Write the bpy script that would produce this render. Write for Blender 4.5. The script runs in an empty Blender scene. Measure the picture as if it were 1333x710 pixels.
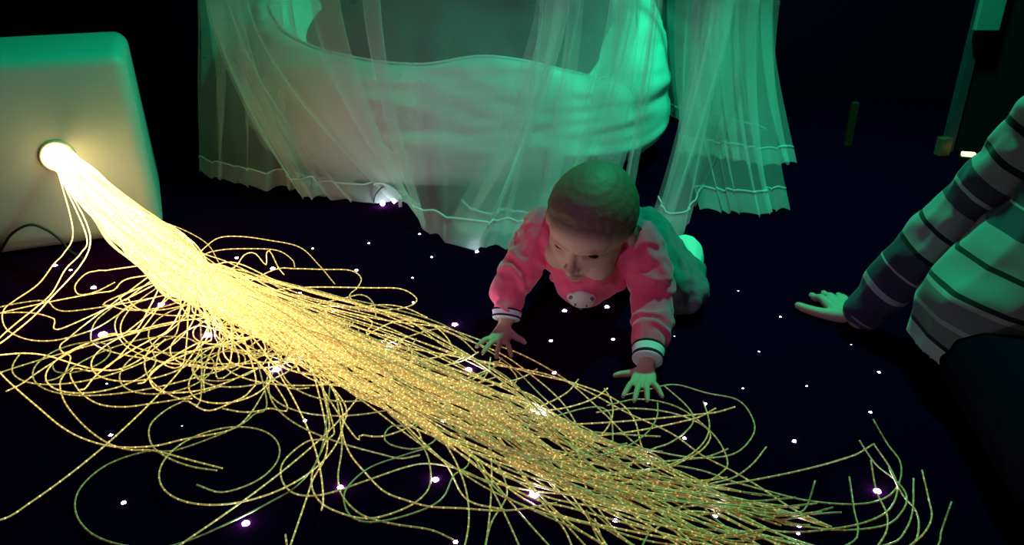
import bpy, bmesh, math, random
import numpy as np
from mathutils import Vector, Matrix, noise
from mathutils.bvhtree import BVHTree

random.seed(11)
RNG = np.random.default_rng(11)
S = bpy.context.scene
C = S.collection

# ------------------------------------------------------------------ camera
CAM_H, FPX, TILT = 0.72, 1000.0, math.radians(25)
cam_d = bpy.data.cameras.new('camera')
cam = bpy.data.objects.new('camera', cam_d); C.objects.link(cam)
EYE = Vector((0, 0, CAM_H)); cam.location = EYE
cam.rotation_euler = (math.pi/2 - TILT, 0, 0)
cam_d.sensor_width = 36.0
cam_d.lens = 36.0*FPX/1333.0
cam_d.clip_start = 0.02
S.camera = cam

# ------------------------------------------------------------------ world, view, lights
w = bpy.data.worlds.new('world'); S.world = w; w.use_nodes = True
w.node_tree.nodes['Background'].inputs[0].default_value = (0.25, 0.12, 0.5, 1)
w.node_tree.nodes['Background'].inputs[1].default_value = 0.004
S.view_settings.view_transform = 'Standard'
S.view_settings.look = 'None'
S.view_settings.exposure = 0.0
S.view_settings.gamma = 1.0
S.view_settings.use_curve_mapping = False
try:
    S.cycles.use_denoising = True
    S.cycles.denoiser = 'OPENIMAGEDENOISE'
    S.cycles.transparent_max_bounces = 24
    S.cycles.max_bounces = 8
    S.cycles.sample_clamp_indirect = 3.0
except Exception:
    pass

def lamp(name, kind, loc, target, color, power, size):
    d = bpy.data.lights.new(name, kind); d.energy = power; d.color = color
    if kind == 'AREA':
        d.shape = 'DISK'; d.size = size
    else:
        d.shadow_soft_size = size
    o = bpy.data.objects.new(name, d); C.objects.link(o); o.location = loc
    o.rotation_euler = (Vector(target)-Vector(loc)).to_track_quat('-Z', 'Y').to_euler()
    return o

GREEN_POS = (0.85, 2.0, 2.25)
g_l = lamp('green_room_light', 'AREA', GREEN_POS, (0.15, 1.75, 0), (0.008, 1.0, 0.45), 60.0, 0.16)
p_l = lamp('lavender_room_spot', 'SPOT', (-0.75, -0.35, 1.6), (0.10, 1.60, 0.15), (0.92, 0.46, 1.25), 27.0, 0.10)
p_l.data.spot_size = math.radians(38); p_l.data.spot_blend = 0.7

# ------------------------------------------------------------------ pixel helpers
def ray(px, py):
    a = (px-666.5)/FPX; b = (355.0-py)/FPX
    return Vector((a, math.cos(TILT)+b*math.sin(TILT), -math.sin(TILT)+b*math.cos(TILT)))
def G(px, py, z=0.0):
    d = ray(px, py); t = (z-CAM_H)/d.z
    return Vector((d.x*t, d.y*t, z))
def D(px, py, y):
    d = ray(px, py); t = y/d.y
    return Vector((d.x*t, y, CAM_H+d.z*t))

# ------------------------------------------------------------------ object helpers
def tag(o, label=None, cat=None, group=None, kind=None):
    if label: o['label'] = label
    if cat: o['category'] = cat
    if group: o['group'] = group
    if kind: o['kind'] = kind
    return o
def empty(name, loc, label, cat, group=None):
    o = bpy.data.objects.new(name, None); C.objects.link(o); o.location = loc
    o.empty_display_size = 0.05
    return tag(o, label, cat, group)
def link(name, me, mat, parent=None, smooth=True):
    o = bpy.data.objects.new(name, me); C.objects.link(o)
    if mat: 
        me.materials.clear(); me.materials.append(mat)
    if smooth:
        me.polygons.foreach_set('use_smooth', [True]*len(me.polygons))
    if parent:
        o.parent = parent
        o.matrix_parent_inverse = Matrix.Translation(parent.location).inverted()
    return o
def np_mesh(name, verts, faces):
    me = bpy.data.meshes.new(name)
    me.from_pydata([tuple(map(float, v)) for v in verts], [], faces)
    me.update()
    return me
def grid_mesh(name, P, closed_u=False, closed_v=False):
    nu, nv = P.shape[0], P.shape[1]
    faces = []
    for i in range(nu if closed_u else nu-1):
        for j in range(nv if closed_v else nv-1):
            a, b = i, (i+1) % nu; c, d = j, (j+1) % nv
            faces.append((a*nv+c, b*nv+c, b*nv+d, a*nv+d))
    return np_mesh(name, P.reshape(-1, 3), faces)
def catmull(pts, n=10):
    P = np.array(pts, float)
    P = np.vstack([2*P[0]-P[1], P, 2*P[-1]-P[-2]])
    out = []
    for i in range(1, len(P)-2):
        p0, p1, p2, p3 = P[i-1], P[i], P[i+1], P[i+2]
        for k in range(n):
            t = k/n
            out.append(0.5*(2*p1+(p2-p0)*t+(2*p0-5*p1+4*p2-p3)*t*t+(3*p1-p0-3*p2+p3)*t**3))
    out.append(P[-2])
    return np.array(out)
def resample(P, step):
    seg = np.linalg.norm(np.diff(P, axis=0), axis=1)
    s = np.concatenate([[0], np.cumsum(seg)])
    n = max(3, int(s[-1]/step)+1)
    t = np.linspace(0, s[-1], n)
    return np.stack([np.interp(t, s, P[:, k]) for k in range(P.shape[1])], 1), t
def tube_mesh(name, P, r, sides=6, attr=False, s0=0.0, cap=True):
    """tube along P (n,3); radius r scalar or array; optional point attribute s = arc length"""
    P = np.asarray(P, float); n = len(P)
    T = np.gradient(P, axis=0); T /= np.linalg.norm(T, axis=1)[:, None]+1e-12
    N = np.zeros_like(P)
    ref = np.array([0, 0, 1.0]) if abs(T[0, 2]) < 0.9 else np.array([1.0, 0, 0])
    v = np.cross(T[0], ref); N[0] = v/np.linalg.norm(v)
    for i in range(1, n):
        v = N[i-1]-T[i]*np.dot(N[i-1], T[i]); N[i] = v/(np.linalg.norm(v)+1e-12)
    B = np.cross(T, N)
    a = np.linspace(0, 2*np.pi, sides, endpoint=False)
    r = np.broadcast_to(np.asarray(r, float), (n,))
    V = P[:, None, :]+r[:, None, None]*(np.cos(a)[None, :, None]*N[:, None, :]+np.sin(a)[None, :, None]*B[:, None, :])
    faces = []
    for i in range(n-1):
        for j in range(sides):
            k = (j+1) % sides
            faces.append((i*sides+j, i*sides+k, (i+1)*sides+k, (i+1)*sides+j))
    if cap:
        faces.append(tuple(range(sides-1, -1, -1))); faces.append(tuple((n-1)*sides+j for j in range(sides)))
    me = np_mesh(name, V.reshape(-1, 3), faces)
    if attr:
        seg = np.linalg.norm(np.diff(P, axis=0), axis=1)
        s = s0+np.concatenate([[0], np.cumsum(seg)])
        at = me.attributes.new('s', 'FLOAT', 'POINT')
        at.data.foreach_set('value', np.repeat(s, sides).astype(np.float32))
    return me
def box_bm(size, bevel=0.0, seg=3):
    bm = bmesh.new(); bmesh.ops.create_cube(bm, size=1.0)
    bmesh.ops.scale(bm, vec=size, verts=bm.verts)
    if bevel: bmesh.ops.bevel(bm, geom=list(bm.edges), offset=bevel, segments=seg, profile=0.5, affect='EDGES')
    return bm
def bm_mesh(bm, name, M=None):
    if M is not None: bm.transform(M)
    me = bpy.data.meshes.new(name); bm.to_mesh(me); bm.free(); return me

# union of soft shapes -> one continuous skin
def _cap(bm, p0, p1, r0, r1, seg=12):
    p0, p1 = Vector(p0), Vector(p1)
    ax = p1-p0; L = ax.length
    q = ax.to_track_quat('Z', 'Y') if L > 1e-6 else Vector((0, 0, 1)).to_track_quat('Z', 'Y')
    rings = []
    for k in range(1, 5):
        t = -math.pi/2+k*math.pi/8; rings.append((math.sin(t)*r0, math.cos(t)*r0))
    for k in range(0, 4):
        t = k*math.pi/8; rings.append((L+math.sin(t)*r1, math.cos(t)*r1))
    base = bm.verts.new(p0+q@Vector((0, 0, -r0))); tip = bm.verts.new(p0+q@Vector((0, 0, L+r1)))
    R = [[bm.verts.new(p0+q@Vector((rr*math.cos(2*math.pi*j/seg), rr*math.sin(2*math.pi*j/seg), z))) for j in range(seg)] for z, rr in rings]
    for j in range(seg):
        k = (j+1) % seg
        bm.faces.new((base, R[0][k], R[0][j])); bm.faces.new((tip, R[-1][j], R[-1][k]))
        for i in range(len(R)-1): bm.faces.new((R[i][j], R[i][k], R[i+1][k], R[i+1][j]))
def chain(bm, pts, rad, n=4):
    Q = catmull([list(p)+[r] for p, r in zip(pts, rad)], n)
    for a, b in zip(Q[:-1], Q[1:]): _cap(bm, a[:3], b[:3], max(a[3], .001), max(b[3], .001))
def ell(bm, c, r, rot=None):
    M = Matrix.Translation(Vector(c)) @ (rot.to_4x4() if rot else Matrix.Identity(4)) @ Matrix.Diagonal((*r, 1))
    bmesh.ops.create_uvsphere(bm, u_segments=24, v_segments=14, radius=1.0, matrix=M)
def union(bm, name, voxel, smooth=6, factor=0.5):
    me = bpy.data.meshes.new(name+'_src'); bm.to_mesh(me); bm.free()
    o = bpy.data.objects.new('tmp', me); C.objects.link(o)
    m = o.modifiers.new('r', 'REMESH'); m.mode = 'VOXEL'; m.voxel_size = voxel; m.adaptivity = 0
    if smooth:
        m2 = o.modifiers.new('s', 'SMOOTH'); m2.factor = factor; m2.iterations = smooth
    dg = bpy.context.evaluated_depsgraph_get(); dg.update()
    out = bpy.data.meshes.new_from_object(o.evaluated_get(dg))
    out.name = name
    bpy.data.objects.remove(o); bpy.data.meshes.remove(me)
    return out
def coords(me):
    a = np.empty(len(me.vertices)*3); me.vertices.foreach_get('co', a); return a.reshape(-1, 3)
def normals(me):
    a = np.empty(len(me.vertices)*3); me.vertices.foreach_get('normal', a); return a.reshape(-1, 3)
def set_coords(me, a):
    me.vertices.foreach_set('co', np.ascontiguousarray(a, dtype=np.float32).ravel()); me.update()
def set_attr(me, name, vals):
    at = me.attributes.new(name, 'FLOAT', 'POINT'); at.data.foreach_set('value', np.asarray(vals, np.float32))
def delete_where(me, mask):
    bm = bmesh.new(); bm.from_mesh(me); bm.verts.ensure_lookup_table()
    bmesh.ops.delete(bm, geom=[bm.verts[i] for i in np.nonzero(mask)[0]], context='VERTS')
    bm.to_mesh(me); bm.free(); me.update()

# ------------------------------------------------------------------ materials
def mat(name, color, rough=0.8, spec=0.3, bump=None, var=None, sheen=0.0, metal=0.0, sss=0.0):
    m = bpy.data.materials.new(name); m.use_nodes = True
    nt = m.node_tree; b = nt.nodes['Principled BSDF']
    b.inputs['Base Color'].default_value = (*color, 1); b.inputs['Roughness'].default_value = rough
    b.inputs['Specular IOR Level'].default_value = spec; b.inputs['Metallic'].default_value = metal
    b.inputs['Sheen Weight'].default_value = sheen
    if sss:
        b.inputs['Subsurface Weight'].default_value = sss; b.inputs['Subsurface Radius'].default_value = (0.012, 0.005, 0.003)
    tc = nt.nodes.new('ShaderNodeTexCoord')
    if var:
        sc, c2 = var
        n = nt.nodes.new('ShaderNodeTexNoise'); n.inputs['Scale'].default_value = sc; n.inputs['Detail'].default_value = 4
        mx = nt.nodes.new('ShaderNodeMix'); mx.data_type = 'RGBA'
        mx.inputs['A'].default_value = (*color, 1); mx.inputs['B'].default_value = (*c2, 1)
        nt.links.new(tc.outputs['Object'], n.inputs['Vector']); nt.links.new(n.outputs['Fac'], mx.inputs['Factor'])
        nt.links.new(mx.outputs['Result'], b.inputs['Base Color'])
    if bump:
        sc, st, dist = bump
        n = nt.nodes.new('ShaderNodeTexNoise'); n.inputs['Scale'].default_value = sc; n.inputs['Detail'].default_value = 3
        bp = nt.nodes.new('ShaderNodeBump'); bp.inputs['Strength'].default_value = st; bp.inputs['Distance'].default_value = dist
        nt.links.new(tc.outputs['Object'], n.inputs['Vector']); nt.links.new(n.outputs['Fac'], bp.inputs['Height'])
        nt.links.new(bp.outputs['Normal'], b.inputs['Normal'])
    return m
def emit(name, color, strength):
    m = bpy.data.materials.new(name); m.use_nodes = True; nt = m.node_tree
    b = nt.nodes['Principled BSDF']
    b.inputs['Base Color'].default_value = (0.8, 0.8, 0.8, 1)
    b.inputs['Emission Color'].default_value = (*color, 1); b.inputs['Emission Strength'].default_value = strength
    return m
def ramp_mat(name, attr, stops, rough=0.9, sheen=0.2, bump=(700, 0.25, 0.001)):
    """knitted stripes: colours along a length attribute (metres), stops = [(start, colour)]"""
    m = mat(name, (0.5, 0.5, 0.5), rough, 0.2, bump=bump, sheen=sheen); nt = m.node_tree
    b = nt.nodes['Principled BSDF']
    at = nt.nodes.new('ShaderNodeAttribute'); at.attribute_name = attr
    cr = nt.nodes.new('ShaderNodeValToRGB'); cr.color_ramp.interpolation = 'CONSTANT'
    e = cr.color_ramp.elements
    while len(e) > 1: e.remove(e[-1])
    e[0].position = stops[0][0]; e[0].color = (*stops[0][1], 1)
    for p, c in stops[1:]:
        x = e.new(p); x.color = (*c, 1)
    nt.links.new(at.outputs['Fac'], cr.inputs['Fac']); nt.links.new(cr.outputs['Color'], b.inputs['Base Color'])
    return m

M_floor = mat('black_carpet', (0.0100, 0.0010, 0.0120), 0.95, 0.0, bump=(900, 0.6, 0.003), var=(60, (0.0075, 0.0008, 0.0095)))
M_wall = mat('black_wall_paint', (0.010, 0.0012, 0.012), 0.7, 0.03, bump=(40, 0.1, 0.002))
M_box = mat('white_moulded_plastic', (0.40, 0.42, 0.42), 0.5, 0.35, bump=(300, 0.08, 0.001))
M_dark = mat('black_rubber', (0.012, 0.012, 0.014), 0.5, 0.3)
M_white_cloth = mat('white_cotton', (0.75, 0.75, 0.75), 0.9, 0.2, bump=(500, 0.15, 0.001), sheen=0.1)
M_navy_cloth = mat('dark_navy_fleece', (0.018, 0.03, 0.05), 0.95, 0.1, bump=(60, 0.4, 0.006), var=(9, (0.03, 0.025, 0.04)))
M_pink = mat('pink_velour', (0.82, 0.075, 0.15), 0.9, 0.15, bump=(260, 0.35, 0.002), var=(24, (0.88, 0.11, 0.19)), sheen=0.35)
M_grey_jersey = mat('grey_marl_jersey', (0.17, 0.16, 0.17), 0.95, 0.15, bump=(300, 0.3, 0.002), var=(90, (0.12, 0.115, 0.12)), sheen=0.1)
M_sock = mat('pale_sock_cotton', (0.74, 0.76, 0.70), 0.95, 0.1, bump=(400, 0.3, 0.001))
M_cuff = mat('white_rib_knit', (0.72, 0.68, 0.66), 0.95, 0.1, bump=(500, 0.3, 0.001))
M_stripe = mat('dark_rib_knit', (0.03, 0.02, 0.03), 0.95, 0.1)
M_denim = mat('dark_denim', (0.007, 0.002, 0.009), 0.9, 0.03, bump=(200, 0.3, 0.001))
M_hair = mat('short_brown_hair', (0.12, 0.075, 0.045), 0.6, 0.3, bump=(420, 0.35, 0.001), var=(45, (0.17, 0.11, 0.07)))
M_hair2 = mat('dark_brown_hair', (0.03, 0.02, 0.015), 0.55, 0.3, bump=(120, 0.6, 0.004))
M_eye = mat('eye', (0.02, 0.015, 0.012), 0.1, 0.6)
M_wood = mat('brown_wood', (0.20, 0.11, 0.06), 0.45, 0.4, var=(14, (0.12, 0.06, 0.03)))
M_grey = mat('grey_metal', (0.30, 0.30, 0.36), 0.45, 0.4)
M_panel = mat('pale_board', (0.30, 0.30, 0.30), 0.8, 0.2)

def skin_mat(name, col, lip):
    m = mat(name, col, 0.55, 0.3, bump=(350, 0.06, 0.001), var=(16, tuple(c*0.9 for c in col)), sss=0.12); nt = m.node_tree
    b = nt.nodes['Principled BSDF']
    src = b.inputs['Base Color'].links[0].from_socket
    at = nt.nodes.new('ShaderNodeAttribute'); at.attribute_name = 'lip'
    mx = nt.nodes.new('ShaderNodeMix'); mx.data_type = 'RGBA'; mx.inputs['B'].default_value = (*lip, 1)
    nt.links.new(at.outputs['Fac'], mx.inputs['Factor']); nt.links.new(src, mx.inputs['A'])
    at2 = nt.nodes.new('ShaderNodeAttribute'); at2.attribute_name = 'fuzz'
    m3 = nt.nodes.new('ShaderNodeMix'); m3.data_type = 'RGBA'; m3.inputs['B'].default_value = (0.14, 0.09, 0.055, 1)
    nt.links.new(at2.outputs['Fac'], m3.inputs['Factor']); nt.links.new(mx.outputs['Result'], m3.inputs['A'])
    nt.links.new(m3.outputs['Result'], b.inputs['Base Color'])
    return m
M_skin = skin_mat('baby_skin', (0.60, 0.33, 0.22), (0.50, 0.16, 0.14))
M_skin2 = skin_mat('adult_skin', (0.62, 0.40, 0.30), (0.45, 0.16, 0.14))

def tulle(name, op):
    m = bpy.data.materials.new(name); m.use_nodes = True; nt = m.node_tree
    for n in list(nt.nodes): nt.nodes.remove(n)
    out = nt.nodes.new('ShaderNodeOutputMaterial')
    tr = nt.nodes.new('ShaderNodeBsdfTransparent')
    df = nt.nodes.new('ShaderNodeBsdfDiffuse'); df.inputs['Color'].default_value = (0.9, 0.9, 0.9, 1)
    tl = nt.nodes.new('ShaderNodeBsdfTranslucent'); tl.inputs['Color'].default_value = (0.9, 0.9, 0.9, 1)
    a = nt.nodes.new('ShaderNodeMixShader'); a.inputs[0].default_value = 0.5
    b = nt.nodes.new('ShaderNodeMixShader')
    at = nt.nodes.new('ShaderNodeTexNoise'); at.inputs['Scale'].default_value = 7
    tc = nt.nodes.new('ShaderNodeTexCoord'); nt.links.new(tc.outputs['Object'], at.inputs['Vector'])
    mr = nt.nodes.new('ShaderNodeMapRange'); mr.inputs['To Min'].default_value = op*0.85; mr.inputs['To Max'].default_value = op*1.15
    nt.links.new(at.outputs['Fac'], mr.inputs['Value']); nt.links.new(mr.outputs['Result'], b.inputs[0])
    nt.links.new(df.outputs[0], a.inputs[1]); nt.links.new(tl.outputs[0], a.inputs[2])
    nt.links.new(tr.outputs[0], b.inputs[1]); nt.links.new(a.outputs[0], b.inputs[2])
    nt.links.new(b.outputs[0], out.inputs['Surface'])
    return m
M_tulle = tulle('white_tulle', 0.28)
M_hem = tulle('tulle_hem_band', 0.34)
M_satin = tulle('satin_edge', 0.8)

def fibre_mat():
    m = bpy.data.materials.new('side_glow_fibre'); m.use_nodes = True; nt = m.node_tree
    b = nt.nodes['Principled BSDF']
    b.inputs['Base Color'].default_value = (0.40, 0.34, 0.18, 1); b.inputs['Roughness'].default_value = 0.3
    at = nt.nodes.new('ShaderNodeAttribute'); at.attribute_name = 's'
    oi = nt.nodes.new('ShaderNodeObjectInfo')
    def math_(op, a, b_=None):
        n = nt.nodes.new('ShaderNodeMath'); n.operation = op
        for i, v in enumerate((a, b_)):
            if v is None: continue
            if isinstance(v, (int, float)): n.inputs[i].default_value = v
            else: nt.links.new(v, n.inputs[i])
        return n.outputs[0]
    s = at.outputs['Fac']
    fall = math_('EXPONENT', math_('MULTIPLY', s, -1/0.36))       # light lost along the fibre
    base = math_('ADD', math_('MULTIPLY', fall, 10.0), math_('MULTIPLY', math_('EXPONENT', math_('MULTIPLY', s, -1/1.3)), 0.34))
    rnd = math_('ADD', math_('MULTIPLY', oi.outputs['Random'], 1.3), 0.3)
    base = math_('MULTIPLY', base, rnd)
    ph = math_('FRACT', math_('ADD', math_('MULTIPLY', s, 1/0.016), math_('MULTIPLY', oi.outputs['Random'], 7.3)))
    dot = math_('LESS_THAN', ph, 0.14)                              # notches that sparkle
    far = math_('SUBTRACT', 1.0, fall); far = math_('MULTIPLY', far, far)
    st = math_('MULTIPLY', base, math_('ADD', math_('MULTIPLY', math_('MULTIPLY', dot, far), 1.7), 0.66))
    nt.links.new(st, b.inputs['Emission Strength'])
    mx = nt.nodes.new('ShaderNodeMix'); mx.data_type = 'RGBA'
    mx.inputs['A'].default_value = (1.0, 0.60, 0.13, 1); mx.inputs['B'].default_value = (1.0, 0.72, 0.28, 1)
    nt.links.new(math_('MINIMUM', math_('ADD', fall, math_('MULTIPLY', dot, 0.5)), 1.0), mx.inputs['Factor'])
    nt.links.new(mx.outputs['Result'], b.inputs['Emission Color'])
    return m
M_fibre = fibre_mat()
M_core = emit('lit_fibre_ends', (1.0, 0.78, 0.36), 14.0)

# ------------------------------------------------------------------ the setting
def plane_box(name, lo, hi, m):
    bm = box_bm([h-l for l, h in zip(lo, hi)])
    me = bm_mesh(bm, name, Matrix.Translation([(l+h)/2 for l, h in zip(lo, hi)]))
    o = link(name, me, m, smooth=False); o['kind'] = 'structure'; return o
X0, X1, Y0, Y1, ZC = -2.4, 2.2, -1.6, 3.35, 2.7
floor = plane_box('floor', (X0, Y0, -0.06), (X1, Y1, 0), M_floor)
plane_box('wall_back', (X0, Y1, 0), (X1, Y1+0.1, ZC), M_wall)
plane_box('wall_left', (X0-0.1, Y0, 0), (X0, Y1, ZC), M_wall)
plane_box('wall_right', (X1, Y0, 0), (X1+0.1, Y1, ZC), M_wall)
plane_box('wall_front', (X0, Y0-0.1, 0), (X1, Y0, ZC), M_wall)
plane_box('ceiling', (X0, Y0, ZC), (X1, Y1, ZC+0.1), M_wall)

# star lights: ends of fibres set into the carpet
STARS = [(480,317,2),(407,324,2.2),(464,352,3),(546,305,2.2),(621,328,3),(562,335,2.2),(537,362,2),(651,361,4),(592,423,5),
 (538,394,2.4),(717,444,3),(798,442,3),(722,486,4),(913,338,1.5),(961,379,1.1),(1016,413,2),(988,458,1.4),(1108,449,1.1),
 (1144,485,2.5),(1133,537,2.5),(1050,503,1.5),(967,506,1.6),(918,526,2.8),(1034,575,3.2),(891,571,3),(1142,640,5.5),(1040,685,4),
 (1039,695,3),(843,602,4),(935,660,4.5),(931,672,4),(801,678,4),(695,645,8),(567,625,5.5),(443,635,5),(320,682,6),(161,655,3.5),
 (144,567,3),(397,548,3.2),(577,548,4),(700,542,8),(610,482,6),(505,455,6),(498,520,3),(360,482,6),(270,437,7),(210,397,5),
 (134,436,6.5),(122,375,4),(92,352,2.5),(72,346,3),(355,350,4),(308,336,3),(435,405,4),(593,706,4),(237,555,1),(139,500,1.5),
 (390,382,3),(878,438,1),(700,320,3.5),(846,292,4.5),(790,400,4),(735,405,4)]
def dome(name, r):
    bm = bmesh.new()
    bmesh.ops.create_uvsphere(bm, u_segments=12, v_segments=8, radius=r)
    bmesh.ops.scale(bm, vec=(1, 1, 0.8), verts=bm.verts)
    bmesh.ops.delete(bm, geom=[v for v in bm.verts if v.co.z < -1e-5], context='VERTS')
    return bm_mesh(bm, name)
star_me = dome('star_light', 1.0)
star_mats = [emit('star_%d' % k, (0.72, 0.74, 1.0), st) for k, st in enumerate((20, 80, 420))]
star_sets = []
for sm in star_mats:
    c = star_me.copy(); c.materials.append(sm); c.polygons.foreach_set('use_smooth', [True]*len(c.polygons)); star_sets.append(c)
for px, py, sz in STARS:
    me = star_sets[0 if sz < 2.6 else (1 if sz < 5 else 2)]
    o = bpy.data.objects.new('star_light', me); C.objects.link(o)
    o.location = G(px, py); r = 0.0009*sz*(o.location-EYE).length/1.3
    o.scale = (r, r, r*0.7); o.parent = floor

# ------------------------------------------------------------------ light box
A = math.radians(24)
RZ = Matrix.Rotation(A, 4, 'Z')
bw, bd, bh = 0.66, 0.42, 0.440
front_r = G(216, 304)
box_o = Vector((front_r.x, front_r.y, 0)) - (RZ @ Vector((bw/2, -bd/2, 0)))
lb = empty('fibre_optic_light_box', box_o, 'white rounded plastic light box that the glowing fibres pour out of', 'light box')
bm = box_bm((bw, bd, bh), 0.034, 5)
for v in bm.verts:                                                   # moulding draft: narrower at the top
    k = 1-0.03*(v.co.z/bh+0.5); v.co.x = (v.co.x-bw/2*0)*k; v.co.y *= k
link('body', bm_mesh(bm, 'body', Matrix.Translation(box_o+Vector((0, 0, bh/2))) @ RZ), M_box, lb)
# the port: where the view ray through its centre meets the front face
front_n = RZ @ Vector((0, -1, 0)); front_p = box_o + (RZ @ Vector((0, -bd/2*0.985, 0)))
d = ray(75, 204); t = (front_p-EYE).dot(front_n)/d.dot(front_n); PORT = EYE+d*t
q = front_n.to_track_quat('Z', 'Y').to_matrix().to_4x4()
def torus_mesh(name, R, r, M, nu=40, nv=10):
    P = np.zeros((nu, nv, 3))
    for i in range(nu):
        for j in range(nv):
            u, v = 2*math.pi*i/nu, 2*math.pi*j/nv
            P[i, j] = M @ Vector(((R+r*math.cos(v))*math.cos(u), (R+r*math.cos(v))*math.sin(u), r*math.sin(v)))
    return grid_mesh(name, P, True, True)
tag(link('port_ring', torus_mesh('port_ring', 0.034, 0.0045, Matrix.Translation(PORT) @ q), mat('beige_ring', (0.55, 0.45, 0.25), 0.4), lb), 'round collar of the light port')
bm = bmesh.new(); bmesh.ops.create_cone(bm, cap_ends=True, segments=32, radius1=0.033, radius2=0.031, depth=0.012)
link('port_lens', bm_mesh(bm, 'port_lens', Matrix.Translation(PORT) @ q), M_core, lb)

def FPt(px, py, off):
    dd = ray(px, py); fp = front_p+front_n*off
    return EYE+dd*((fp-EYE).dot(front_n)/dd.dot(front_n))
cab = catmull([G(-40, 350, .004), G(-4, 332, .006), FPt(14, 306, .02), FPt(38, 293, .018), FPt(60, 299, .02), FPt(78, 312, .03), G(92, 328, .004), G(112, 338, .004)], 12)
tag(link('power_cable', tube_mesh('power_cable', cab, 0.0032, 8), M_dark), 'thin black cable arching against the base of the white light box', 'cable')

# ------------------------------------------------------------------ fibre optic strands
fb = empty('fibre_optic_bundle', (PORT.x, PORT.y, 0), 'tangled bundle of glowing yellow fibre strands sprawling over the dark carpet', 'fibre optics')
UP = [(75,196),(128,246),(196,306),(272,345),(365,376),(475,420),(585,465),(695,506),(800,560),(900,606),(990,646),(1085,690)]
LO = [(75,212),(112,272),(165,338),(235,395),(315,442),(400,490),(500,540),(600,596),(690,660),(790,705),(880,742),(975,775)]
NS = len(UP)
def station(s, wv):
    """point in the bundle: s station 0..NS-1, wv 0 lower .. 1 upper edge; first stations hang in the air"""
    s = min(max(s, 0), NS-1.001); i = int(s); f = s-i
    u = (UP[i][0]*(1-f)+UP[i+1][0]*f, UP[i][1]*(1-f)+UP[i+1][1]*f)
    l = (LO[i][0]*(1-f)+LO[i+1][0]*f, LO[i][1]*(1-f)+LO[i+1][1]*f)
    px, py = l[0]*(1-wv)+u[0]*wv, l[1]*(1-wv)+u[1]*wv
    return px, py
FLOORED = G(290, 392)
def air_center(t):
    """drooping path of the cable bundle, t 0..1 from port to floor"""
    p0 = PORT+front_n*0.01; p1 = PORT+front_n*0.16+Vector((0.06, 0, 0.0)); p3 = G(285, 380, 0.03); p2 = p3+Vector((-0.16, 0.05, 0.06))
    return p0*(1-t)**3+p1*3*t*(1-t)**2+p2*3*t*t*(1-t)+p3*t**3
def bundle_pts(w0, z0, s_end, wob, seed, braid=None):
    rr = random.Random(seed)
    pts = []
    ang = rr.random()*2*math.pi; rad = math.sqrt(rr.random())
    for k in range(6):
        t = k/6
        c = air_center(t); R = 0.026+0.044*t
        side = Vector((0.45, 0.2, 0.87)); up2 = Vector((-0.6, 0.75, 0.2))
        p = c + side*(R*rad*math.cos(ang+0.5*t))+up2*(R*rad*math.sin(ang+0.5*t))
        if k: p += Vector((rr.gauss(0, .004), rr.gauss(0, .004), rr.gauss(0, .004)))
        p.z = max(p.z, 0.006)
        pts.append(p)
    s = 3.4; wv = w0; a1 = rr.random()*6; a2 = rr.uniform(.5, 1.1)
    if braid: a1, a2 = braid[0]+rr.gauss(0, .16), braid[1]+rr.gauss(0, .03)
    while s < s_end:
        ww = wv+wob*math.sin(a1+a2*s)*min(1, (s-2.5)/3)
        ww += rr.gauss(0, 0.018)
        core = 0.5+(ww-0.5)*min(1.08, 0.80+0.07*(s-3.4))
        px, py = station(s, core)
        pile = 0.052*math.exp(-((s-3.4)/1.9)**2)+0.018
        z = 0.004+pile*z0*(1-0.8*min(1, abs(core-0.5)*2)**2)*(0.6+0.4*math.sin(s*2+seed))
        p = G(px, py); p.z = max(z, 0.003)
        pts.append(p); s += rr.uniform(0.42, 0.62)
    return pts
def add_strand(pts, seed, r=0.00125, step=0.009, tip=0.0):
    if tip: 
        pts = list(pts); pts[-1] = pts[-1]+Vector((0, 0, tip))
    P = catmull([list(p) for p in pts], 8)
    P, _ = resample(P, step)
    P[:, 2] = np.maximum(P[:, 2], r+0.0006)
    o = link('fibre_strand', tube_mesh('fibre_strand', P, r, 5, attr=True), M_fibre, fb)
    return o
n = 0
# the main flow
CLUSTERS = [(random.uniform(0.05, 0.95), random.uniform(.12, .42), random.random()*6.28, random.uniform(.45, .95)) for _ in range(9)]
CLUSTERS[0] = (0.5, 0.08, 0.3, .5); CLUSTERS[1] = (0.62, 0.10, 2.0, .6)
for i in range(94):
    s_end = min(NS-1, random.choice((random.uniform(5.5, 9), random.uniform(8, 11.5), 11.4, 11.4)))
    if i % 5 == 0:
        pts = bundle_pts(random.uniform(-.05, 1.05), random.random(), s_end, random.uniform(0.05, 0.45), i)
    else:
        c0 = CLUSTERS[random.choice((0, 0, 1, 1, 2, 3, 4, 5, 6, 7, 8))]
        pts = bundle_pts(min(1.05, max(-.05, random.gauss(c0[0], .045))), random.random(), s_end, c0[1], i, c0[2:])
    add_strand(pts, i, tip=random.choice((0, 0, 0.012, 0.03)))
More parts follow.
